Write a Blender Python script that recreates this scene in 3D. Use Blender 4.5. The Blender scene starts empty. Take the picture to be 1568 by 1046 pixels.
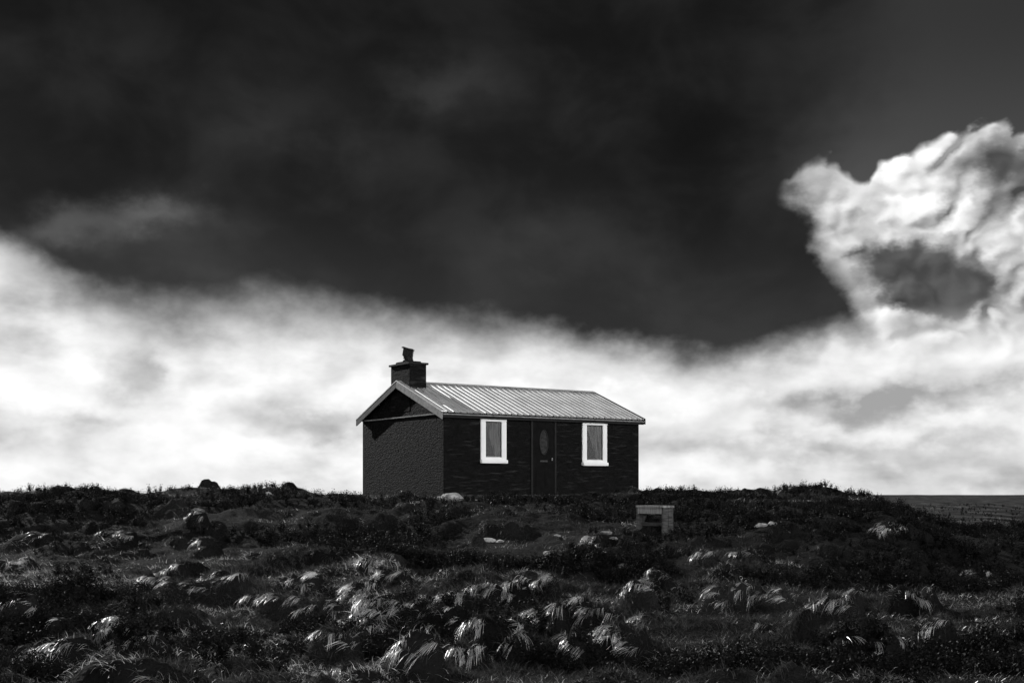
import bpy, bmesh, math, random
import numpy as np
from mathutils import Vector, Matrix, Euler
random.seed(7); rng=np.random.default_rng(11)
sc=bpy.context.scene
sc.view_settings.view_transform='Standard'; sc.view_settings.look='None'
sc.view_settings.exposure=0; sc.view_settings.gamma=1
F=1900.0; HY=750.0; CZ=0.18
SUN_AZ=math.radians(-43); SUN_EL=math.radians(26)

# ---------------------------------------------------------------- materials
def new_mat(name):
    m=bpy.data.materials.new(name); m.use_nodes=True
    nt=m.node_tree; nt.nodes.clear()
    out=nt.nodes.new('ShaderNodeOutputMaterial')
    return m,nt,out
def grey_mat(name,lo,hi,scale=6,rough=.8,spec=.2,bump=0.0,bscale=40,metal=0.0,stretch=(1,1,1),detail=6):
    m,nt,out=new_mat(name); N=nt.nodes.new; L=nt.links.new
    b=N('ShaderNodeBsdfPrincipled'); L(b.outputs[0],out.inputs[0])
    tc=N('ShaderNodeTexCoord'); mp=N('ShaderNodeMapping'); mp.inputs['Scale'].default_value=stretch
    L(tc.outputs['Object'],mp.inputs[0])
    n=N('ShaderNodeTexNoise'); n.inputs['Scale'].default_value=scale; n.inputs['Detail'].default_value=detail
    L(mp.outputs[0],n.inputs[0])
    r=N('ShaderNodeValToRGB'); r.color_ramp.elements[0].position=.32; r.color_ramp.elements[1].position=.68
    r.color_ramp.elements[0].color=(lo,lo,lo,1); r.color_ramp.elements[1].color=(hi,hi,hi,1)
    L(n.outputs[0],r.inputs[0]); L(r.outputs[0],b.inputs['Base Color'])
    b.inputs['Roughness'].default_value=rough; b.inputs['Specular IOR Level'].default_value=spec
    b.inputs['Metallic'].default_value=metal
    if bump>0:
        n2=N('ShaderNodeTexNoise'); n2.inputs['Scale'].default_value=bscale; n2.inputs['Detail'].default_value=8
        L(mp.outputs[0],n2.inputs[0])
        bp=N('ShaderNodeBump'); bp.inputs['Strength'].default_value=1; bp.inputs['Distance'].default_value=bump
        L(n2.outputs[0],bp.inputs['Height']); L(bp.outputs[0],b.inputs['Normal'])
    return m

# ---------------------------------------------------------------- world sky
w=bpy.data.worlds.new('sky'); sc.world=w; w.use_nodes=True
w.cycles.sampling_method='NONE'
nt=w.node_tree; nt.nodes.clear()
def M(op,a,b=None,c=None,clamp=False):
    n=nt.nodes.new('ShaderNodeMath'); n.operation=op; n.use_clamp=clamp
    for i,v in enumerate((a,b,c)):
        if v is None: continue
        if isinstance(v,(int,float)): n.inputs[i].default_value=v
        else: nt.links.new(v,n.inputs[i])
    return n.outputs[0]
add=lambda a,b:M('ADD',a,b)
sub=lambda a,b:M('SUBTRACT',a,b)
mul=lambda a,b:M('MULTIPLY',a,b)
def sstep(x,lo,hi,t0=0,t1=1):
    n=nt.nodes.new('ShaderNodeMapRange'); n.interpolation_type='SMOOTHSTEP'
    for k,v in zip((0,1,2,3,4),(x,lo,hi,t0,t1)):
        if isinstance(v,(int,float)): n.inputs[k].default_value=v
        else: nt.links.new(v,n.inputs[k])
    return n.outputs[0]
def mix(a,b,f):
    return add(mul(a,sub(1.0,f)),mul(b,f))
def comb(x,y,z=0.0):
    n=nt.nodes.new('ShaderNodeCombineXYZ')
    for i,v in enumerate((x,y,z)):
        if isinstance(v,(int,float)): n.inputs[i].default_value=v
        else: nt.links.new(v,n.inputs[i])
    return n.outputs[0]
def noise(vec,scale,detail=4,rough=.55,dist=0.0,dim='2D'):
    n=nt.nodes.new('ShaderNodeTexNoise'); n.noise_dimensions=dim; nt.links.new(vec,n.inputs['Vector'])
    n.inputs['Scale'].default_value=scale; n.inputs['Detail'].default_value=detail
    n.inputs['Roughness'].default_value=rough; n.inputs['Distortion'].default_value=dist
    return n
def pxdeg(px,py):
    az=math.atan((px-784)/F); el=math.atan((HY-py)/F*math.cos(az))
    return math.degrees(az),math.degrees(el)
def curve(x,pts,x0,x1,y0,y1):
    n=nt.nodes.new('ShaderNodeFloatCurve')
    mr=M('DIVIDE',sub(x,x0),x1-x0,clamp=True)
    nt.links.new(mr,n.inputs['Value'])
    c=n.mapping.curves[0]
    P=[((a-x0)/(x1-x0),(b-y0)/(y1-y0)) for a,b in pts]
    P.sort()
    if P[0][0]>0: P=[(0,P[0][1])]+P
    if P[-1][0]<1: P=P+[(1,P[-1][1])]
    c.points[0].location=P[0]; c.points[1].location=P[-1]
    for p in P[1:-1]: c.points.new(*p)
    n.mapping.update()
    return add(mul(n.outputs[0],y1-y0),y0)
def vec_off(v,o):
    n=nt.nodes.new('ShaderNodeVectorMath'); n.operation='ADD'; nt.links.new(v,n.inputs[0]); n.inputs[1].default_value=o; return n.outputs[0]
def addall(l):
    r=l[0]
    for q in l[1:]: r=add(r,q)
    return r

tc=nt.nodes.new('ShaderNodeTexCoord'); sx=nt.nodes.new('ShaderNodeSeparateXYZ')
nt.links.new(tc.outputs['Generated'],sx.inputs[0]); X,Y,Z=sx.outputs
DEG=180/math.pi
az=mul(M('ARCTAN2',X,Y),DEG)
hyp=M('SQRT',add(mul(X,X),mul(Y,Y)))
el=mul(M('ARCTAN2',Z,hyp),DEG)
base=comb(mul(az,.1),mul(el,.14))
w1=sub(noise(base,1.1,1,.5).outputs[0],.5); w2=sub(noise(vec_off(base,(7.3,2.1,0)),1.1,1,.5).outputs[0],.5)
f1=sub(noise(base,4.2,4.5,.56).outputs[0],.5); f2=sub(noise(vec_off(base,(3.1,9.7,0)),4.2,4.5,.56).outputs[0],.5)
wa=add(mul(w1,2.6),mul(f1,3.0)); we=add(mul(w2,1.6),mul(f2,3.0))
azw=add(az,wa); elw=add(el,mul(we,.8))
def blob(px,py,rx,ry,amp,warp=True):
    a0,e0=pxdeg(px,py); ra=math.degrees(rx/F); re=math.degrees(ry/F)
    A=mul(sub(azw if warp else az,a0),1/ra); E=mul(sub(elw if warp else el,e0),1/re)
    return mul(M('EXPONENT',mul(M('MULTIPLY_ADD',A,A,mul(E,E)),-1.0)),amp)
bv=comb(add(mul(az,.1),mul(f1,.13)),add(mul(el,.115),mul(f2,.13)))
def fold(v,s,d):
    q=sub(mul(noise(v,s,d,.5).outputs[0],2.0),1.0)
    return M('SQRT',add(mul(q,q),.003))
B1=fold(bv,3.8,2.2); B2=fold(vec_off(bv,(-.03,.034,0)),3.8,2.2)
relief=sub(B1,B2)
# --- dark cloud mask
eb=[(-120,368),(0,386),(50,412),(100,455),(200,492),(300,506),(400,494),(500,502),(600,513),(700,514),(800,524),(900,540),(1000,552),(1060,558),(1150,550),(1230,533),(1290,512),(1600,505)]
Eb=curve(az,[pxdeg(*p) for p in eb],-26,26,0,25)
er=[(1340,500),(1322,470),(1304,430),(1286,400),(1270,350),(1252,300),(1260,250),(1280,200),(1300,150),(1315,90),(1320,0)]
Er=curve(el,[(pxdeg(*p)[1],pxdeg(*p)[0]) for p in er],0,25,0,25)
softb=curve(az,[(pxdeg(0,0)[0],1.2),(pxdeg(300,0)[0],2.0),(pxdeg(600,0)[0],1.8),(pxdeg(1000,0)[0],1.2),(pxdeg(1250,0)[0],1.1)],-26,26,0,5)
db=sub(add(el,mul(we,.5)),Eb)
m1=sstep(M('DIVIDE',db,softb),-1.1,1.1)
softr=sstep(el,11.5,16,.8,3.4)
dr=sub(add(add(az,mul(wa,.6)),mul(sub(B1,.25),-1.0)),Er)
m2=sstep(M('DIVIDE',dr,softr),-1.0,1.0,1.0,0.0)
D=mul(m1,m2)
# --- dark cloud luminance
nD=noise(base,1.7,4,.52,.25).outputs[0]
Ld=addall([.0125, mul(sstep(nD,.33,.75),.012), mul(f2,.005),
   mul(sstep(db,0.0,7.0,1.0,0.0),.018),
   blob(430,170,90,50,.014),blob(680,120,90,30,.020),blob(860,370,120,50,.018),blob(960,420,90,40,.009),
   blob(215,325,80,26,.09),blob(110,350,50,26,.07),blob(300,400,110,50,.018),
   blob(1180,260,60,120,.010)])
Ld=mul(Ld,sub(1.0,blob(600,0,900,110,.35,False)))
Ld=mul(Ld,sub(1.0,blob(1060,220,160,120,.35)))
Ld=mul(Ld,sub(1.0,blob(40,300,130,50,.35)))
# --- bright cloud luminance
nW=noise(comb(mul(az,.08),mul(el,.17)),1.9,4.5,.52,.1).outputs[0]
nW2=noise(comb(mul(az,.1),mul(el,.19)),4.0,4,.52).outputs[0]
Lb=addall([1.02,mul(sstep(nW,.42,.72),-.28),mul(sub(nW2,.5),-.42)])
dk=[blob(200,580,50,50,.42),blob(240,545,25,36,.25),blob(495,655,80,25,.36),blob(20,460,60,60,.38),blob(110,645,110,14,.2),
    blob(1440,612,230,22,.34),blob(1250,625,120,22,.22),blob(1130,690,160,20,.24),blob(1420,690,220,30,.38),blob(60,690,150,30,.18),
    blob(1500,745,300,26,.2),blob(760,745,1500,24,.12),blob(870,580,120,16,.2),blob(1060,650,100,20,.2),blob(640,560,60,12,.2)]
Lb=sub(Lb,addall(dk))
cz=mul(sstep(el,4.8,8.4),sstep(az,7,12))
Lc=addall([.54,mul(relief,1.4),mul(sub(B1,.25),.4),mul(sub(nW2,.5),.4),
   blob(1390,300,70,60,.22),blob(1262,400,30,80,.45),blob(1240,290,40,40,.12),blob(1330,470,50,50,.40),blob(1370,250,30,30,.2),blob(1460,330,80,26,.15),blob(1560,350,50,40,.15)])
Lc=M('MAXIMUM',Lc,.12)
dark2=addall([blob(1430,425,110,52,1.0),blob(1470,462,85,32,.8),blob(1545,240,80,44,.95),blob(1565,310,50,26,.5),blob(1370,395,50,26,.4)])
dark2=sstep(M('MINIMUM',dark2,1.0),.08,.9)
Lc=mix(Lc,add(.04,mul(B1,.04)),mul(dark2,.92))
Lb=mix(M('MAXIMUM',Lb,.38),Lc,cz)
ec=[(1150,330),(1205,275),(1235,243),(1268,242),(1300,264),(1326,272),(1345,245),(1390,232),(1430,225),(1470,205),(1512,186),(1568,200),(1640,215)]
Ec=curve(az,[pxdeg(*p) for p in ec],-26,26,0,25)
Ec=mix(90.0,Ec,sstep(az,10.0,11.5))
dc=sub(add(el,mul(sub(B1,.25),-1.2)),Ec)
dc=add(dc,mul(f1,.7))
Cm=sstep(dc,-.25,.2,1.0,0.0)
rim=mul(sstep(dc,-1.1,-.1),Cm)
Lb=add(Lb,mul(mul(rim,.25),cz))
# --- clear sky: Nishita, red-filtered as for black-and-white film
skn=nt.nodes.new('ShaderNodeTexSky'); skn.sky_type='NISHITA'; skn.sun_disc=False
skn.sun_elevation=SUN_EL; skn.sun_rotation=SUN_AZ; skn.air_density=1; skn.dust_density=.6
sr=nt.nodes.new('ShaderNodeSeparateColor'); nt.links.new(skn.outputs[0],sr.inputs[0])
clear=add(mul(sr.outputs[0],.018),mul(sstep(el,20,12),.028))
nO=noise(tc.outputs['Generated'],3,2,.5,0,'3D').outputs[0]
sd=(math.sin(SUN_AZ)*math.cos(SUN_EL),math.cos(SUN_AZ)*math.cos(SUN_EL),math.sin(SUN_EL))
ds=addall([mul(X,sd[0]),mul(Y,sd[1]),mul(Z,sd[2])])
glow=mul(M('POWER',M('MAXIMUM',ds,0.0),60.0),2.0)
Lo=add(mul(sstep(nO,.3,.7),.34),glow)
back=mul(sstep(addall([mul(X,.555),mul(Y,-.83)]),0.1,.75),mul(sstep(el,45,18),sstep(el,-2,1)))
Lback=addall([.04,mul(back,2.8),mul(sub(nO,.5),.04)])  # unseen bright sky added behind the camera to light front wall and frames
def bgn(l):
    b=nt.nodes.new('ShaderNodeBackground'); nt.links.new(mul(M('MAXIMUM',l,.003),10.0),b.inputs[0]); b.inputs[1].default_value=.1; return b.outputs[0]
def mixs(a,b,f):
    n=nt.nodes.new('ShaderNodeMixShader'); nt.links.new(f,n.inputs[0]); nt.links.new(a,n.inputs[1]); nt.links.new(b,n.inputs[2]); return n.outputs[0]
s_bright=mixs(bgn(clear),bgn(Lb),Cm)
s_vis=mixs(s_bright,bgn(Ld),D)
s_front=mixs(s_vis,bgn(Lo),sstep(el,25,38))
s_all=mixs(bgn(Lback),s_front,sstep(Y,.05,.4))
wo=nt.nodes.new('ShaderNodeOutputWorld'); nt.links.new(s_all,wo.inputs[0])

# ---------------------------------------------------------------- sun
sl=bpy.data.lights.new('sun','SUN'); sl.energy=5; sl.angle=math.radians(.5); sl.color=(1,.995,.985)
so=bpy.data.objects.new('sun',sl); sc.collection.objects.link(so)
so.rotation_euler=Vector(sd).to_track_quat('Z','Y').to_euler(); so.location=(-40,40,30)

# ---------------------------------------------------------------- terrain
T=rng.random((8,256,256))
def vn(x,y,s=0):
    xi=np.floor(x).astype(int); yi=np.floor(y).astype(int); fx=x-xi; fy=y-yi
    fx=fx*fx*fx*(fx*(fx*6-15)+10); fy=fy*fy*fy*(fy*(fy*6-15)+10)
    t=T[s%8]; a=t[xi%256,yi%256]; b=t[(xi+1)%256,yi%256]; c=t[xi%256,(yi+1)%256]; d=t[(xi+1)%256,(yi+1)%256]
    return (a*(1-fx)+b*fx)*(1-fy)+(c*(1-fx)+d*fx)*fy-.5
def fbm(x,y,o=4,s=0,g=.5):
    r=0;a=1
    for i in range(o):
        r=r+a*vn(x*2**i+i*17.3,y*2**i+i*9.1,s+i); a*=g
    return r
def ss(a,b,x):
    t=np.clip((x-a)/(b-a),0,1); return t*t*(3-2*t)
HO=np.array([-1.83,33.4]); CA,SA=.832,.555; HL,HW=6.76,4.81
def tohouse(x,y):
    dx=x-HO[0]; dy=y-HO[1]; return dx*CA+dy*SA,-dx*SA+dy*CA
def base_h(x,y):
    z=np.interp(y,[-300,0,10,14,18,22,26,29,32,37,41,46,60,100,300,2600],[-3,-1.45,-1.42,-1.33,-1.15,-.80,-.40,-.19,-.09,-.04,-.12,-.7,-2.4,-4,-6,-9.6])
    cx=(np.array([0,100,180,215,260,320,370,400,440,480,545,620,980,1000,1060,1100,1150,1200,1250,1330,1400,1568,1800])-784)*.01947
    czv=np.array([-.02,.02,.16,-.18,.0,.17,.08,-.05,.24,0,-.04,-.03,-.03,.22,.16,.02,.12,.28,.26,-.02,-.14,-.2,-.25])
    c=np.interp(x,cx,czv)+.12*fbm(x/1.1,y/2.0,2,5)
    z=z+c*ss(30,36.5,y)*(1-ss(39,47,y))
    s=x-.280*y
    z=z-ss(0,2.6,s)*(.54*ss(18,21.5,y)+.50*ss(26,31,y))*(1-ss(44,60,y))
    z=z+.36*np.exp(-((x+4.7)/2.2)**2-((y-26)/1.2)**2)-.18*np.exp(-((x+4.5)/3)**2-((y-22.8)/1.6)**2)
    z=z+.18*np.exp(-((x+9)/2.2)**2-((y-27)/1.6)**2)
    sxr=ss(3.2,5.5,x)
    z=z+sxr*(.30*np.exp(-((y-23)/2.2)**2)-.22*np.exp(-((y-18.6)/1.6)**2))*(1-ss(16,25,x))
    near=ss(-5,8,y)*(1-ss(50,90,y))
    z=z+near*(.34*fbm(x/3.5,y/3.0,3,1)*(1-.5*ss(28,34,y))+.20*fbm(x/.9,y/.7,3,3))
    z=z+(1-near)*(1.2*fbm(x/60,y/60,4,2))*ss(60,200,np.abs(y))
    z=z+ss(55,90,y)*(1-ss(600,1200,y))*1.0*fbm(x/22,y/40,3,4)
    z=z+ss(400,1500,y)*3.0*fbm(x/500,y/900,3,5)
    u,v=tohouse(x,y)
    dd=np.hypot(np.maximum(np.maximum(-u,u-HL),0),np.maximum(np.maximum(-v,v-HW),0))
    k=1-ss(.25,1.8,dd)
    return z*(1-k)+k*(-.05+.05*fbm(x/.6,y/.6,3,6))
def hit(px,py):
    s=(px-784)/F; t=(HY-py)/F
    for d in np.arange(8,45,.05):
        if CZ+t*d<float(base_h(np.array(s*d),np.array(d))): return s*d,d
    return s*36,36.0
# tussock ledges: (x, y, half width, height, yaw, crest painted sunlit)
tus=[]
for px,py in [(300,918),(325,902),(352,915),(395,930),(425,945),(490,948),(545,945),(575,955),(620,960),(600,895),(650,945),(700,950),(740,938),(780,930),(830,922),(690,975),(850,958),(885,968),(915,975),(1100,930),(1130,938),(1195,942),(985,935),(960,1010),(770,1005),(800,1020),(905,1025),(945,1015),(720,1025),(100,990),(180,1005),(30,965),(90,1035),(1330,1030),(1440,995),(305,805),(320,850),(215,1018),(1010,905),(1080,870),(250,905),(560,925),(460,905),(580,985),(520,1015),(640,1030),(1230,980),(1290,955),(1400,945)]:
    x,y=hit(px,py); tus.append((x,y,rng.uniform(.22,.46),rng.uniform(.2,.34),rng.normal(.25,.35),1))
for i in range(700):
    y=rng.uniform(7,38); x=rng.uniform(-1,1)*(y*.5+2)
    q=float(fbm(np.array(x/2.5),np.array(y/2.0),2,4))
    if q<-.05 : continue
    u,v=tohouse(x,y)
    if -1.5<u<HL+1.5 and -1.5<v<HW+1: continue
    tus.append((x,y,rng.uniform(.15,.55),rng.uniform(.06,.22),rng.normal(.2,.5),1 if rng.random()<(.24 if y<20 else .12) else 0))
def axis(parts):
    return np.unique(np.round(np.concatenate(parts),4))
gx=axis([np.arange(-17,17,.065),np.arange(-40,-17,.4),np.arange(17,40,.4),np.geomspace(40,2600,70),-np.geomspace(40,2600,50)])
gy=axis([np.arange(6.5,24,.045),np.arange(24,41,.065),np.arange(41,70,.3),np.arange(-5,6.5,.25),np.geomspace(70,2600,120),-np.geomspace(5,300,20)])
GX,GY=np.meshgrid(gx,gy)
GZ=base_h(GX,GY)
TB=np.zeros_like(GZ); BM=np.zeros_like(GZ)
for (x,y,R,H,yaw,br) in tus:
    R2=R*2.2
    i0,i1=np.searchsorted(gx,[x-R2,x+R2]); j0,j1=np.searchsorted(gy,[y-R2,y+R2])
    if i1<=i0 or j1<=j0: continue
    ax=GX[j0:j1,i0:i1]; ay=GY[j0:j1,i0:i1]
    sxx=ax-x; syy=ay-y
    p=sxx*math.cos(yaw)+syy*math.sin(yaw); q=-sxx*math.sin(yaw)+syy*math.cos(yaw)
    edge=-.12+.16*fbm(ax/.22,ay/.5,2,2)+.12*fbm(ax/.09,ay/.3,1,6)+.35*(p/R)**2*R
    front=ss(-.05,.10,q-edge); rear=1-ss(.15*R,1.7*R,q)
    lat=1-ss(.55,1.05,np.abs(p)/R)
    h=H*front*rear*lat*(1+.5*fbm(ax/.15,ay/.4,2,3))
    TB[j0:j1,i0:i1]=np.maximum(TB[j0:j1,i0:i1],h)
    if br: BM[j0:j1,i0:i1]=np.maximum(BM[j0:j1,i0:i1],h/H)
nearm=ss(2,7,GY)*(1-ss(40,45,GY))
GZ=GZ+TB+nearm*(.04*fbm(GX/.22,GY/.18,3,5))
ny,nx=GZ.shape
co=np.stack([GX,GY,GZ],-1).reshape(-1,3)
idx=np.arange(ny*nx).reshape(ny,nx)
fc=np.stack([idx[:-1,:-1],idx[:-1,1:],idx[1:,1:],idx[1:,:-1]],-1).reshape(-1,4)
me=bpy.data.meshes.new('moorland_ground')
me.vertices.add(len(co)); me.vertices.foreach_set('co',co.ravel())
me.loops.add(fc.size); me.loops.foreach_set('vertex_index',fc.ravel().astype(np.int32))
me.polygons.add(len(fc)); me.polygons.foreach_set('loop_start',np.arange(0,fc.size,4,dtype=np.int32))
me.polygons.foreach_set('use_smooth',np.ones(len(fc),bool)); me.update(calc_edges=True)
ground=bpy.data.objects.new('moorland_ground',me); sc.collection.objects.link(ground)
m,gt,out=new_mat('peat_and_turf'); Nn=gt.nodes.new; L=gt.links.new
b=Nn('ShaderNodeBsdfPrincipled'); L(b.outputs[0],out.inputs[0]); b.inputs['Roughness'].default_value=.95; b.inputs['Specular IOR Level'].default_value=.05
g=Nn('ShaderNodeNewGeometry')
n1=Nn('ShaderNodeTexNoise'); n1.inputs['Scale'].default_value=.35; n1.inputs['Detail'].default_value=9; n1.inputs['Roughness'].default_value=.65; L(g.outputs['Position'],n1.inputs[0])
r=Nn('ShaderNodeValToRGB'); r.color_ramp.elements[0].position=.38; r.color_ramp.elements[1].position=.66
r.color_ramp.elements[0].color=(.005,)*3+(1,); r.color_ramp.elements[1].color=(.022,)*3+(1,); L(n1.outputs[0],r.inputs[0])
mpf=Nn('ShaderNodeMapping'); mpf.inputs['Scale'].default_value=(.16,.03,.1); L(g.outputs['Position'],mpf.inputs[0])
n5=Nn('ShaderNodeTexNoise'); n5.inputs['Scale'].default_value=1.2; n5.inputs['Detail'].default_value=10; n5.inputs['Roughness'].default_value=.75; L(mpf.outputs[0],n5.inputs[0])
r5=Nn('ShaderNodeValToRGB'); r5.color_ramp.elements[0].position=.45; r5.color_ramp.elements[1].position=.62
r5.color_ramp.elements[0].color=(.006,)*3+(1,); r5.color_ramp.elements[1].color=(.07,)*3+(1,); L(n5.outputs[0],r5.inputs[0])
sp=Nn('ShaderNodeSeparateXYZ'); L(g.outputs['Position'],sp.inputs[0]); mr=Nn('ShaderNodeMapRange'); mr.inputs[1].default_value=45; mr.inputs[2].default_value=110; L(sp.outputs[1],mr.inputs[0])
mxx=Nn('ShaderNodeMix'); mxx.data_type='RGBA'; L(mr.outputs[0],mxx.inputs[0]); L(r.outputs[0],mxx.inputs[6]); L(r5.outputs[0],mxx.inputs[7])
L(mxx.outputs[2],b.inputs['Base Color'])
n2=Nn('ShaderNodeTexNoise'); n2.inputs['Scale'].default_value=22; n2.inputs['Detail'].default_value=4; L(g.outputs['Position'],n2.inputs[0])
bp=Nn('ShaderNodeBump'); bp.inputs['Distance'].default_value=.05; L(n2.outputs[0],bp.inputs['Height']); L(bp.outputs[0],b.inputs['Normal'])
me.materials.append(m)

def sampG(G,x,y):
    i=np.clip(np.searchsorted(gx,x)-1,0,nx-2); j=np.clip(np.searchsorted(gy,y)-1,0,ny-2)
    fx=(x-gx[i])/(gx[i+1]-gx[i]); fy=(y-gy[j])/(gy[j+1]-gy[j])
    return (G[j,i]*(1-fx)+G[j,i+1]*fx)*(1-fy)+(G[j+1,i]*(1-fx)+G[j+1,i+1]*fx)*fy
sampH=lambda x,y:sampG(GZ,x,y)

# ---------------------------------------------------------------- tufts
def blade_mat(name,lo,hi,trans=.45,gloss=.12):
    m,t,out=new_mat(name); Nn=t.nodes.new; L=t.links.new
    oi=Nn('ShaderNodeObjectInfo'); r=Nn('ShaderNodeValToRGB')
    r.color_ramp.elements[0].color=(lo,lo,lo,1); r.color_ramp.elements[1].color=(hi,hi,hi,1)
    L(oi.outputs['Random'],r.inputs[0])
    d=Nn('ShaderNodeBsdfDiffuse'); tr=Nn('ShaderNodeBsdfTranslucent'); gl=Nn('ShaderNodeBsdfGlossy'); gl.inputs['Roughness'].default_value=.36
    L(r.outputs[0],d.inputs[0]); L(r.outputs[0],tr.inputs[0]); gl.inputs[0].default_value=(.9,.9,.9,1)
    m1=Nn('ShaderNodeMixShader'); m1.inputs[0].default_value=trans; L(d.outputs[0],m1.inputs[1]); L(tr.outputs[0],m1.inputs[2])
    m2=Nn('ShaderNodeMixShader'); m2.inputs[0].default_value=gloss; L(m1.outputs[0],m2.inputs[1]); L(gl.outputs[0],m2.inputs[2])
    L(m2.outputs[0],out.inputs[0]); return m
msunlit=blade_mat('sunlit_crest_grass_blades',.2,.9,.5,.34)  # sun highlights on tussock crests are put into this pale blade colour
mdry=blade_mat('straw_moor_grass_blades',.08,.55,.5,.15)
mgrass=blade_mat('dry_moor_grass_blades',.005,.07,.4,.03)
mshort=blade_mat('short_moor_grass_blades',.005,.07,.4,.03)
mheath=blade_mat('dark_heather_leaves',.004,.015,.2,.006)
def blades(n,rad,l0,l1,width,lean,spread,droop,mat,name):
    vs=[];fs=[]
    for k in range(n):
        a=random.uniform(0,6.283); rr=rad*math.sqrt(random.random()); x0,y0=rr*math.cos(a),rr*math.sin(a)
        ln=random.uniform(l0,l1); da=random.gauss(0,.5)
        dirx=lean+spread*random.gauss(0,1); diry=spread*random.gauss(0,1)
        d=Vector((dirx,diry,1)).normalized(); p=Vector((x0,y0,-.02)); seg=4
        sd_=Vector((-math.sin(a+da),math.cos(a+da),0))*width/2
        st=len(vs)
        hd=Vector((d.x,d.y,0)); hd=hd.normalized() if hd.length>0 else Vector((1,0,0))
        for s in range(seg+1):
            wd=1-(s/seg)**1.5*.85
            vs+= [p-sd_*wd,p+sd_*wd]
            d=(d+Vector((hd.x*droop*.5,hd.y*droop*.5,-droop))*(1/seg)*(1+s*.4)).normalized()
            p=p+d*ln/seg
        for s in range(seg):
            i=st+2*s; fs.append((i,i+1,i+3,i+2))
    me=bpy.data.meshes.new(name); me.from_pydata([tuple(v) for v in vs],[],fs); me.materials.append(mat)
    return bpy.data.objects.new(name,me)
def heather(name):
    vs=[];fs=[]
    for k in range(18):
        a=random.uniform(0,6.283); t=random.uniform(0,.9)
        d=Vector((math.cos(a)*t,math.sin(a)*t,1)).normalized(); ln=random.uniform(.06,.15)
        for q in range(7):
            p=d*ln*(.2+.8*q/6)+Vector([random.gauss(0,.008) for _ in range(3)])
            s=random.uniform(.006,.013); u=Vector([random.gauss(0,1) for _ in range(3)]).normalized(); v=u.orthogonal().normalized()
            i=len(vs); vs+=[p-u*s,p+v*s*.6,p+u*s,p-v*s*.6]; fs.append((i,i+1,i+2,i+3))
    me=bpy.data.meshes.new(name); me.from_pydata([tuple(v) for v in vs],[],fs); me.materials.append(mheath)
    return bpy.data.objects.new(name,me)
def mkcol(name,objs):
    c=bpy.data.collections.new(name)
    for o in objs: c.objects.link(o)
    return c
cl=mkcol('long_tufts',[blades(22,.06,.12,.26,.006,.8,.4,1.4,mgrass,f'long_tuft_{i}') for i in range(4)])
cb=mkcol('sunlit_crest_tufts',[blades(16,.05,.12,.28,.006,1.5,.2,1.3,msunlit,f'sunlit_crest_tuft_{i}') for i in range(4)])
cs=mkcol('short_tufts',[blades(20,.07,.05,.14,.005,.35,.4,.6,mshort,f'short_tuft_{i}') for i in range(4)])
cw=mkcol('bleached_short_tufts',[blades(7,.09,.06,.15,.005,.6,.4,.7,mdry,f'bleached_short_tuft_{i}') for i in range(4)])
ch=mkcol('heather_sprigs',[heather(f'heather_sprig_{i}') for i in range(4)])
def scatter(name,coll,x,y,yaw,scale,tiltk,sink=0.0):
    z=sampH(x,y); e=.06
    nxn=-(sampH(x+e,y)-sampH(x-e,y))/(2*e); nyn=-(sampH(x,y+e)-sampH(x,y-e))/(2*e)
    eul=np.zeros((len(x),3))
    for k in range(len(x)):
        n=Vector((nxn[k]*tiltk,nyn[k]*tiltk,1)).normalized()
        q=Vector((0,0,1)).rotation_difference(n)@Euler((0,0,yaw[k])).to_quaternion()
        eul[k]=q.to_euler()
    me=bpy.data.meshes.new(name); me.vertices.add(len(x))
    me.vertices.foreach_set('co',np.stack([x,y,z-sink],-1).ravel())
    a=me.attributes.new('rot','FLOAT_VECTOR','POINT'); a.data.foreach_set('vector',eul.ravel())
    a=me.attributes.new('scl','FLOAT','POINT'); a.data.foreach_set('value',scale)
    ob=bpy.data.objects.new(name,me); sc.collection.objects.link(ob)
    ng=bpy.data.node_groups.new(name,'GeometryNodeTree')
    ng.interface.new_socket('Geometry',in_out='INPUT',socket_type='NodeSocketGeometry')
    ng.interface.new_socket('Geometry',in_out='OUTPUT',socket_type='NodeSocketGeometry')
    gi=ng.nodes.new('NodeGroupInput'); go=ng.nodes.new('NodeGroupOutput')
    ci=ng.nodes.new('GeometryNodeCollectionInfo'); ci.inputs['Collection'].default_value=coll
    ci.inputs['Separate Children'].default_value=True; ci.inputs['Reset Children'].default_value=True
    ip=ng.nodes.new('GeometryNodeInstanceOnPoints'); ip.inputs['Pick Instance'].default_value=True
    a1=ng.nodes.new('GeometryNodeInputNamedAttribute'); a1.data_type='FLOAT_VECTOR'; a1.inputs['Name'].default_value='rot'
    a2=ng.nodes.new('GeometryNodeInputNamedAttribute'); a2.data_type='FLOAT'; a2.inputs['Name'].default_value='scl'
    rv=ng.nodes.new('FunctionNodeRandomValue'); rv.data_type='INT'; rv.inputs[4].default_value=0; rv.inputs[5].default_value=3
    l=ng.links.new
    l(gi.outputs[0],ip.inputs['Points']); l(ci.outputs[0],ip.inputs['Instance']); l(rv.outputs[2],ip.inputs['Instance Index'])
    l(a1.outputs[0],ip.inputs['Rotation']); l(a2.outputs[0],ip.inputs['Scale']); l(ip.outputs[0],go.inputs[0])
    md=ob.modifiers.new('scatter','NODES'); md.node_group=ng
    return ob
STP=[(692,766,.34),(676,764,.18),(730,765,.10),(640,769,.12),(750,830,.15),(765,829,.10),(853,821,.1),(838,848,.12),(928,829,.14),(940,832,.1),(905,850,.13),(922,849,.12),(412,758,.18),(1165,806,.17),(1182,808,.1)]
STW=[hit(a,b) for a,b,_ in STP]
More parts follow.
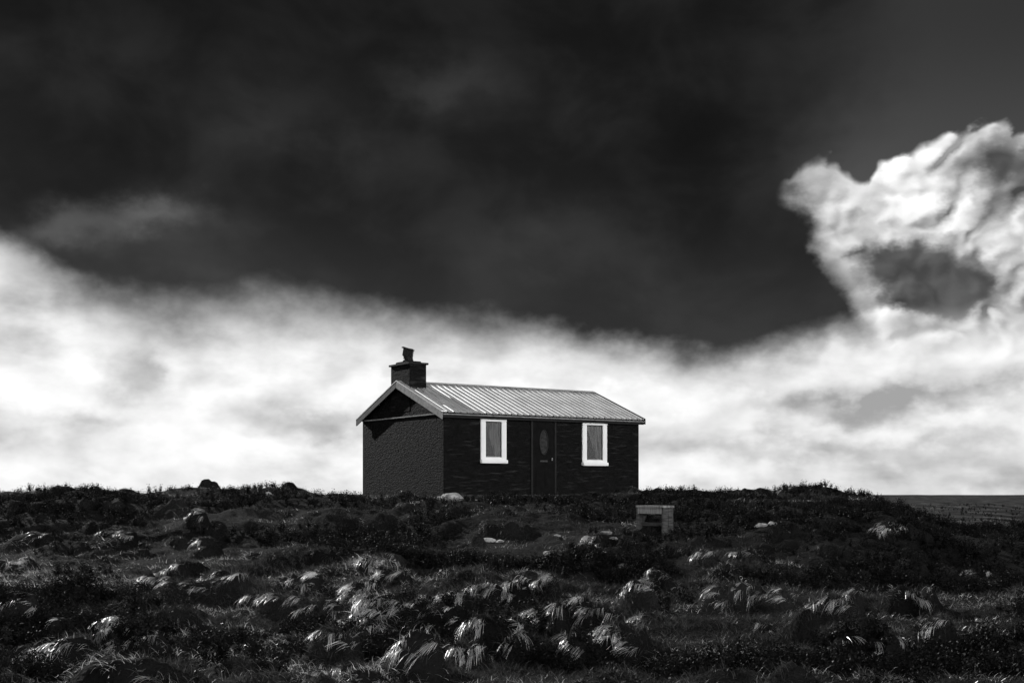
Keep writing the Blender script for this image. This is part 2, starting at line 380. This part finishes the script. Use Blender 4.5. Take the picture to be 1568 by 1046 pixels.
def outside(x,y,pad=.12):
    u,v=tohouse(x,y); k=~((u>-pad)&(u<HL+pad)&(v>-pad)&(v<HW+pad))
    for (sx_,sy_),(_,_,s_) in zip(STW,STP):
        k&=((x-sx_)**2+((y-sy_+s_*1.4)/2.0)**2)>(s_*1.1)**2
    return k
WY=math.radians(-125)
for br,nm,cc,dn in ((0,'tussock_grass',cl,26000),(1,'sunlit_tussock_grass',cb,90000)):
    y=np.sqrt(rng.uniform(64,38**2,dn)); x=rng.uniform(-1,1,dn)*(y*.47+1.2)
    tb=sampG(TB,x,y); bm_=sampG(BM,x,y)
    keep=(tb>.04)&outside(x,y)&((bm_>.66) if br else (bm_<.8))
    keep&=rng.random(dn)<np.where(y>24,.4,1)
    x=x[keep]; y=y[keep]
    scatter(nm,cc,x,y,WY+rng.normal(0,.35,len(x))+.9*fbm(x/.6,y/.6,2,4),rng.uniform(.6,1.1,len(x)),.35)
def randpts(n,y0,y1):
    y=np.sqrt(rng.uniform(y0*y0,y1*y1,n)); x=rng.uniform(-1,1,n)*(y*.47+1.2); return x,y
X1,Y1=randpts(26000,8,20); X2,Y2=randpts(20000,20,40)
x=np.concatenate([X1,X2]); y=np.concatenate([Y1,Y2])
hm=fbm(x/2.2,y/1.8,3,2)+.3*ss(20,23,y)*(1-ss(30,34,y))-.22+.45*ss(3,5,x)*ss(17,19,y)*(1-ss(27,30,y))
isg=(hm+rng.normal(0,.08,len(x))<.06)&outside(x,y)
xs,ys=x[isg],y[isg]
bl=(fbm(xs/1.1,ys/.8,3,7)+rng.normal(0,.12,len(xs))+.8*np.exp(-((xs+3.2)/1.3)**2-((ys-32.6)/1.1)**2)>.14)  # random pale grass, plus a sunlit patch by the gable painted as pale tufts
scatter('moor_grass',cs,xs[~bl],ys[~bl],WY+rng.normal(0,.8,(~bl).sum()),rng.uniform(.7,1.5,(~bl).sum()),.5)
scatter('bleached_and_sunlit_grass',cw,xs[bl],ys[bl],WY+rng.normal(0,.6,bl.sum()),rng.uniform(.7,1.4,bl.sum()),.5)
xh,yh=x[~isg],y[~isg]; k=outside(xh,yh,.5); xh,yh=xh[k],yh[k]
scatter('heather',ch,xh,yh,rng.uniform(0,6.28,len(xh)),rng.uniform(.8,1.7,len(xh)),.5)
# rough growth on the lower moor beyond the knoll
nf=9000
yf=50*np.exp(rng.random(nf)*math.log(520/50)); xf=rng.uniform(-.5,.55,nf)*yf
cut=fbm(xf/6,yf/14,3,1)+rng.normal(0,.15,nf)
sf=rng.uniform(1.6,3.4,nf)*(yf/80)**.55
A=cut>.0
scatter('distant_heather',ch,xf[A],yf[A],rng.uniform(0,6.28,A.sum()),sf[A],0)
scatter('distant_moor_grass',cw,xf[~A],yf[~A],WY+rng.normal(0,.6,(~A).sum()),sf[~A],0)

# ---------------------------------------------------------------- mesh helpers
def link(o,parent=None):
    sc.collection.objects.link(o)
    if parent: o.parent=parent
    return o
def mesh_obj(name,vs,fs,mat,parent=None,smooth=False):
    me=bpy.data.meshes.new(name); me.from_pydata([tuple(v) for v in vs],[],fs); me.materials.append(mat)
    bm=bmesh.new(); bm.from_mesh(me); bmesh.ops.recalc_face_normals(bm,faces=bm.faces); bm.to_mesh(me); bm.free()
    if smooth: me.polygons.foreach_set('use_smooth',[True]*len(me.polygons))
    o=bpy.data.objects.new(name,me); link(o,parent); return o
def box(name,lo,hi,mat,parent=None,bev=.006,rot=None,piv=None):
    bm=bmesh.new(); bmesh.ops.create_cube(bm,size=1)
    lo=Vector(lo); hi=Vector(hi); s=hi-lo; c=(lo+hi)/2
    for v in bm.verts: v.co=Vector((v.co.x*s.x,v.co.y*s.y,v.co.z*s.z))+(c if rot is None else Vector((0,0,0)))
    if bev>0: bmesh.ops.bevel(bm,geom=bm.edges[:],offset=min(bev,min(s)*.3),segments=2,affect='EDGES')
    me=bpy.data.meshes.new(name); bm.to_mesh(me); bm.free(); me.materials.append(mat)
    o=bpy.data.objects.new(name,me); link(o,parent)
    if rot is not None: o.location=c; o.rotation_euler=rot
    return o

# ---------------------------------------------------------------- cottage
house=bpy.data.objects.new('stone_cottage',None); sc.collection.objects.link(house)
house.location=(HO[0],HO[1],0); house.rotation_euler=(0,0,math.atan2(SA,CA))
def wall_mat(name,lo,hi,bumpd,streak):
    m,t,out=new_mat(name); Nn=t.nodes.new; L=t.links.new
    b=Nn('ShaderNodeBsdfPrincipled'); L(b.outputs[0],out.inputs[0]); b.inputs['Roughness'].default_value=.8; b.inputs['Specular IOR Level'].default_value=.05
    tc=Nn('ShaderNodeTexCoord'); mp=Nn('ShaderNodeMapping'); mp.inputs['Rotation'].default_value=(.5,.5,0); mp.inputs['Scale'].default_value=(1,1,2.2); L(tc.outputs['Object'],mp.inputs[0])
    n=Nn('ShaderNodeTexNoise'); n.inputs['Scale'].default_value=5; n.inputs['Detail'].default_value=9; n.inputs['Roughness'].default_value=.7; n.inputs['Distortion'].default_value=.6; L(mp.outputs[0],n.inputs[0])
    r=Nn('ShaderNodeValToRGB'); r.color_ramp.elements[0].position=.35; r.color_ramp.elements[1].position=.72
    r.color_ramp.elements[0].color=(lo,)*3+(1,); r.color_ramp.elements[1].color=(hi,)*3+(1,); L(n.outputs[0],r.inputs[0])
    mp2=Nn('ShaderNodeMapping'); mp2.inputs['Rotation'].default_value=(0,math.radians(38),0); mp2.inputs['Scale'].default_value=(1.2,1.2,9); L(tc.outputs['Object'],mp2.inputs[0])
    n3=Nn('ShaderNodeTexNoise'); n3.inputs['Scale'].default_value=1.6; n3.inputs['Detail'].default_value=5; L(mp2.outputs[0],n3.inputs[0])
    r3=Nn('ShaderNodeValToRGB'); r3.color_ramp.elements[0].position=.56; r3.color_ramp.elements[1].position=.76; r3.color_ramp.elements[0].color=(0,0,0,1); r3.color_ramp.elements[1].color=(streak,)*3+(1,); L(n3.outputs[0],r3.inputs[0])
    ad=Nn('ShaderNodeMix'); ad.data_type='RGBA'; ad.blend_type='ADD'; ad.inputs[0].default_value=1; L(r.outputs[0],ad.inputs[6]); L(r3.outputs[0],ad.inputs[7])
    L(ad.outputs[2],b.inputs['Base Color'])
    n2=Nn('ShaderNodeTexNoise'); n2.inputs['Scale'].default_value=11; n2.inputs['Detail'].default_value=8; n2.inputs['Distortion'].default_value=.8; L(mp.outputs[0],n2.inputs[0])
    bp=Nn('ShaderNodeBump'); bp.inputs['Distance'].default_value=bumpd; L(n2.outputs[0],bp.inputs['Height']); L(bp.outputs[0],b.inputs['Normal'])
    return m
mwall=wall_mat('tarred_render',.004,.011,.02,.03)
mgable=wall_mat('rough_harled_render',.0025,.013,.06,.005)
mwhite=grey_mat('white_gloss_paint',.84,.92,4,.45,.4,.002,30)
mtrim=grey_mat('weathered_grey_paint',.16,.3,8,.5,.3,.003,30)
mdark=grey_mat('black_paint',.004,.010,10,.5,.15,.003,40)
mdoor=grey_mat('dark_door_paint',.004,.008,6,.7,.05,.002,40)
mroof=grey_mat('galvanised_metal_roof',.6,.88,1.2,.36,.5,.0015,18,metal=.7,stretch=(1.5,1,1))
mroof2=grey_mat('ridge_flashing',.6,.8,5,.36,.5,.001,20,metal=.6)
mstone=grey_mat('pale_lichen_stone',.14,.48,9,.85,.2,.02,14)
mconc=grey_mat('concrete_plinth',.006,.07,5,.9,.1,.02,20)
EH=2.285; RH=3.22
v=[(0,0,-.4),(HL,0,-.4),(HL,HW,-.4),(0,HW,-.4),(0,0,EH),(HL,0,EH),(HL,HW,EH),(0,HW,EH),(0,HW/2,RH-.06),(HL,HW/2,RH-.06)]
f=[(0,1,5,4),(2,3,7,6),(0,4,8,7,3),(1,2,6,9,5),(4,5,9,8),(6,7,8,9)]
o=mesh_obj('walls',v,f,mwall,house); o.data.materials.append(mgable)
for p in o.data.polygons:
    if p.normal.x<-.9: p.material_index=1
box('corner_pilaster',(-.022,-.022,-.3),(.10,.03,2.2),mwall,house,.01)
box('gable_string_course',(-.035,.02,EH-.05),(-.001,HW-.02,EH-.015),mtrim,house,.004)
box('plinth',(-.05,-.06,-.4),(HL+.05,-.002,.06),mconc,house,.015)
box('plinth_gable',(-.06,-.002,-.4),(-.002,HW+.04,.05),mconc,house,.015)
ov_e=.12; ov_g=.12
slope=(RH-EH)/(HW/2)
def roof_side(name,sgn):
    vs=[];fs=[]; per=.205; x=-ov_g
    prof=[]
    while x<HL+ov_g-.001:
        for dx,h in ((0,0),(.14,0),(.152,.020),(.183,.020)):
            if x+dx<HL+ov_g: prof.append((x+dx,h))
        x+=per
    prof.append((HL+ov_g,0))
    rows=6
    for k in range(rows+1):
        t=k/rows
        yy=HW/2*(1-t)+(-ov_e)*t
        zz=RH+.05-(HW/2-yy)*slope
        for (px_,h) in prof:
            y2=yy if sgn<0 else HW-yy
            vs.append((px_,y2,zz+h))
    n=len(prof)
    for k in range(rows):
        for i in range(n-1):
            a=k*n+i; fs.append((a,a+1,a+n+1,a+n))
    o=mesh_obj(name,vs,fs,mroof,house)
    s=o.modifiers.new('thick','SOLIDIFY'); s.thickness=.02; s.offset=-1
    return o
roof_side('roof_front',-1); roof_side('roof_back',1)
vs=[];ry=HW/2
for xx in (-ov_g-.01,HL+ov_g+.01):
    vs+=[(xx,ry-.12,RH+.075-.12*slope),(xx,ry,RH+.085),(xx,ry+.12,RH+.075-.12*slope),(xx,ry,RH+.06)]
mesh_obj('ridge_cap',vs,[(0,1,5,4),(1,2,6,5),(0,4,7,3),(2,3,7,6),(0,3,2,1),(4,5,6,7)],mroof2,house)
def barge(name,x0,x1,side,mat,top,dep):
    y0,y1=(-ov_e-.02,HW/2) if side<0 else (HW+ov_e+.02,HW/2)
    z1=RH+top; z0=RH+top-(HW/2+ov_e+.02)*slope
    v=[(x0,y0,z0),(x0,y1,z1),(x0,y1,z1-dep),(x0,y0,z0-dep),(x1,y0,z0),(x1,y1,z1),(x1,y1,z1-dep),(x1,y0,z0-dep)]
    return mesh_obj(name,v,[(0,1,2,3),(4,7,6,5),(0,4,5,1),(3,2,6,7),(0,3,7,4),(1,5,6,2)],mat,house)
mbarge=grey_mat('barge_paint',.05,.1,8,.5,.3,.003,30)
barge('barge_board_left_front',-ov_g-.035,-ov_g-.002,-1,mtrim,.055,.2)
barge('barge_board_left_back',-ov_g-.035,-ov_g-.002,1,mbarge,.055,.17)
barge('barge_flashing',-ov_g-.042,-ov_g+.10,-1,mroof2,.084,.026)
barge('barge_flashing_back',-ov_g-.042,-ov_g+.10,1,mroof2,.084,.026)
barge('barge_board_right_front',HL+ov_g+.002,HL+ov_g+.03,-1,mdark,.08,.17)
barge('barge_board_right_back',HL+ov_g+.002,HL+ov_g+.03,1,mdark,.08,.17)
box('fascia_board',(-ov_g,-ov_e+.02,EH-.15),(HL+ov_g,-ov_e+.045,EH-.03),mdark,house,.004)
box('soffit',(-ov_g+.002,-ov_e+.047,EH-.075),(HL+ov_g-.002,-.002,EH-.055),mdark,house,0)
box('gutter',(-ov_g,-ov_e-.05,EH-.08),(HL+ov_g+.02,-ov_e+.018,EH-.05),mtrim,house,.01)
u0,u1,v0,v1=-.012,.53,1.88,3.0
box('chimney_stack',(u0,v0,2.4),(u1,v1,3.74),mwall,house,.012)
box('chimney_cap',(u0-.05,v0-.05,3.735),(u1+.05,v1+.05,3.79),mdark,house,.01)
box('chimney_flaunching',(u0+.04,v0+.2,3.786),(u1-.04,v1-.2,3.85),mwall,house,.02)
def lathe(name,prof,c,mat,parent,seg=20):
    vs=[];fs=[]
    for r_,z_ in prof:
        for k in range(seg):
            a=2*math.pi*k/seg; vs.append((c[0]+r_*math.cos(a),c[1]+r_*math.sin(a),z_))
    for j in range(len(prof)-1):
        for k in range(seg):
            a=j*seg+k; b=j*seg+(k+1)%seg; fs.append((a,b,b+seg,a+seg))
    fs.append(tuple(range(seg))[::-1]); fs.append(tuple(range((len(prof)-1)*seg,len(prof)*seg)))
    return mesh_obj(name,vs,fs,mat,parent)
lathe('chimney_pot',[(.15,3.83),(.155,3.9),(.14,3.93),(.135,4.01),(.145,4.02),(.145,4.05)],(.27,2.48),mdark,house)
box('chimney_cowl',(.27-.14,2.48-.16,4.0),(.27+.14,2.48+.16,4.25),mdark,house,.02,rot=(math.radians(5),math.radians(10),math.radians(-34)))
box('cowl_cap',(.27-.17,2.48-.19,4.215),(.27+.17,2.48+.19,4.245),mdark,house,.005,rot=(math.radians(8),math.radians(18),math.radians(-34)))
# windows
mglass,t,out=new_mat('window_glass'); a=t.nodes.new('ShaderNodeBsdfTransparent'); g2=t.nodes.new('ShaderNodeBsdfGlossy'); g2.inputs['Roughness'].default_value=.03
a.inputs[0].default_value=(.7,.7,.7,1); mx=t.nodes.new('ShaderNodeMixShader'); mx.inputs[0].default_value=.03
t.links.new(a.outputs[0],mx.inputs[1]); t.links.new(g2.outputs[0],mx.inputs[2]); t.links.new(mx.outputs[0],out.inputs[0])
mcurt=grey_mat('net_curtain',.01,.2,3,.9,.05,.01,20,stretch=(6,1,.6))
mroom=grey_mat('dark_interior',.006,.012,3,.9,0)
def window(prefix,x0,x1,z0,z1):
    fw=.16
    y=-.05
    box(prefix+'_frame_left',(x0,y,z0+.10),(x0+fw,-.002,z1-.12),mwhite,house,.008)
    box(prefix+'_frame_right',(x1-fw,y,z0+.10),(x1,-.002,z1-.12),mwhite,house,.008)
    box(prefix+'_frame_head',(x0-.005,y-.003,z1-.118),(x1+.005,-.002,z1),mwhite,house,.008)
    box(prefix+'_frame_base',(x0+.001,y+.004,z0+.10),(x1-.001,-.003,z0+.17),mwhite,house,.006)
    box(prefix+'_sill',(x0-.012,y-.06,z0),(x1+.012,-.002,z0+.098),mwhite,house,.012)
    ix0,ix1,iz0,iz1=x0+fw,x1-fw,z0+.17,z1-.118
    box(prefix+'_sash_left',(ix0+.001,-.03,iz0+.001),(ix0+.022,-.004,iz1-.001),mdark,house,.003)
    box(prefix+'_sash_right',(ix1-.022,-.03,iz0+.001),(ix1-.001,-.004,iz1-.001),mdark,house,.003)
    box(prefix+'_sash_top',(ix0+.024,-.03,iz1-.024),(ix1-.024,-.004,iz1-.001),mdark,house,.003)
    box(prefix+'_sash_base',(ix0+.024,-.03,iz0+.001),(ix1-.024,-.004,iz0+.024),mtrim,house,.003)
    mesh_obj(prefix+'_glass',[(ix0,-.022,iz0),(ix1,-.022,iz0),(ix1,-.022,iz1),(ix0,-.022,iz1)],[(0,1,2,3)],mglass,house)
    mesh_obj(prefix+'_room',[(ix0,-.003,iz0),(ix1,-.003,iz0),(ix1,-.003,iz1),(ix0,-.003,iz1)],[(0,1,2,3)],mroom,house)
    vs=[];fs=[];nu,nv=40,20
    for j in range(nv+1):
        tz=j/nv
        wdt=(.35+.65*tz**.9)
        for i in range(nu+1):
            s=i/nu
            xx=ix1-(ix1-ix0)*wdt*(1-s)*.98-.002
            yy=-.011+.006*math.sin(s*26+math.sin(tz*3)*1.5)
            vs.append((xx,yy,iz0+(iz1-iz0)*tz))
    for j in range(nv):
        for i in range(nu):
            a=j*(nu+1)+i; fs.append((a,a+1,a+nu+2,a+nu+1))
    mesh_obj(prefix+'_curtain',vs,fs,mcurt,house,True)
window('window_a',1.15,1.99,.92,2.19)
window('window_b',4.63,5.53,.89,2.19)
dx0,dx1=2.9,3.64
box('door_frame_left',(dx0-.07,-.03,.0),(dx0,-.002,2.12),mdark,house,.006)
box('door_frame_right',(dx1,-.03,.0),(dx1+.07,-.002,2.12),mdark,house,.006)
box('door_frame_head',(dx0-.07,-.032,2.122),(dx1+.07,-.002,2.17),mdark,house,.006)
box('door_leaf',(dx0+.003,-.018,.07),(dx1-.003,-.002,2.118),mdoor,house,.004)
cx=(dx0+dx1)/2
vs=[];fs=[];sg=36
for k in range(sg):
    a=2*math.pi*k/sg
    for rr,yy in ((1.0,-.019),(1.0,-.034),(.84,-.034),(.84,-.019)):
        vs.append((cx+.15*rr*math.cos(a),yy,1.53+.36*(rr if rr==1 else .93)*math.sin(a)))
for k in range(sg):
    for q in range(3):
        a=k*4+q; b2=((k+1)%sg)*4+q; fs.append((a,b2,b2+1,a+1))
mesh_obj('door_oval_moulding',vs,fs,grey_mat('moulding_paint',.012,.02,6,.4,.15),house,True)
vs=[(cx+.125*math.cos(2*math.pi*k/sg),-.0215,1.53+.33*math.sin(2*math.pi*k/sg)) for k in range(sg)]
mesh_obj('door_oval_glass',vs,[tuple(range(sg))],grey_mat('leaded_glass',.004,.03,14,.3,.1),house)
for k,(px0,px1) in enumerate(((dx0+.1,cx-.04),(cx+.04,dx1-.1))):
    box(f'door_panel_{k}',(px0,-.03,.25),(px1,-.017,.85),mdoor,house,.01)
box('door_letterbox',(cx-.13,-.03,.98),(cx+.13,-.017,1.03),grey_mat('brass_dull',.02,.04,8,.4,.2),house,.004)
box('door_handle',(dx1-.11,-.06,1.02),(dx1-.08,-.017,1.1),mtrim,house,.006)
box('door_step',(dx0-.15,-.45,-.3),(dx1+.15,-.062,.03),mconc,house,.02)

# ---------------------------------------------------------------- bench
bx,by=hit(1003,817)
mwood=grey_mat('weathered_wood',.03,.10,5,.85,.15,.006,22,stretch=(1,1,8))
mwoodp=grey_mat('pale_plank',.12,.3,5,.8,.15,.006,22,stretch=(8,1,1))
bench=bpy.data.objects.new('wooden_bench',None); sc.collection.objects.link(bench)
bz=float(sampH(np.array([bx]),np.array([by]))[0])
bench.location=(bx,by,bz); bench.rotation_euler=(0,0,math.radians(-50)); bench.scale=(.85,.85,1.12)
for k in range(3): box(f'seat_plank_{k}',(-.42,-.16+.115*k,.40),(.40,-.055+.115*k,.435),mwoodp,bench,.005)
box('front_apron',(-.37,-.155,.30),(.335,-.13,.397),mwoodp,bench,.004)
box('back_apron',(-.37,.14,.30),(.335,.165,.397),mwood,bench,.004)
for k in range(2):
    box(f'end_board_right_{k}',(.337,-.155+.165*k,-.15),(.375,0.005+.165*k,.397),mwood,bench,.005)
    box(f'end_board_left_{k}',(-.41,-.155+.165*k,-.15),(-.372,0.005+.165*k,.397),mwood,bench,.005)
box('stretcher',(-.37,-.015,.1),(.335,.015,.16),mwood,bench,.004)

# ---------------------------------------------------------------- stones
def stone_mesh(bm,c,s,seed):
    r0=random.Random(seed)
    res=bmesh.ops.create_icosphere(bm,subdivisions=3,radius=1)
    planes=[(Vector([r0.gauss(0,1) for _ in range(3)]).normalized(),r0.uniform(.5,.8)) for _ in range(10)]
    rz=r0.uniform(0,6.28); ca,sa=math.cos(rz),math.sin(rz)
    for v in res['verts']:
        p=v.co.copy()
        for n,d in planes:
            k=p.dot(n)-d
            if k>0: p-=n*k*.95
        p*=1+.05*r0.gauss(0,.5)
        q=Vector((p.x*s[0],p.y*s[1],p.z*s[2]))
        v.co=Vector((q.x*ca-q.y*sa,q.x*sa+q.y*ca,q.z))+Vector(c)
def stones(name,ids,mat,up=.08,hk=1.0):
    bm=bmesh.new()
    for i in ids:
        s=STP[i][2]; x,y=STW[i]; z=float(sampH(np.array([x]),np.array([y]))[0])
        stone_mesh(bm,(x,y,z+s*up),(s*1.1,s*random.uniform(.6,.9),s*hk*random.uniform(.3,.5)),i*13+5)
    me=bpy.data.meshes.new(name); bm.to_mesh(me); bm.free(); me.materials.append(mat)
    o=bpy.data.objects.new(name,me); sc.collection.objects.link(o); return o
stones('boulder',[0],mstone,.25,1.3)
stones('stone_rubble',range(1,len(STP)),mstone)

# ---------------------------------------------------------------- camera
cam=bpy.data.cameras.new('camera'); co_=bpy.data.objects.new('camera',cam); sc.collection.objects.link(co_)
co_.location=(0,0,CZ); co_.rotation_euler=(math.pi/2,0,0)
cam.sensor_width=36; cam.lens=36*F/1568; cam.shift_y=(HY-522.5)/1568
cam.clip_end=6000; cam.clip_start=.1
sc.camera=co_
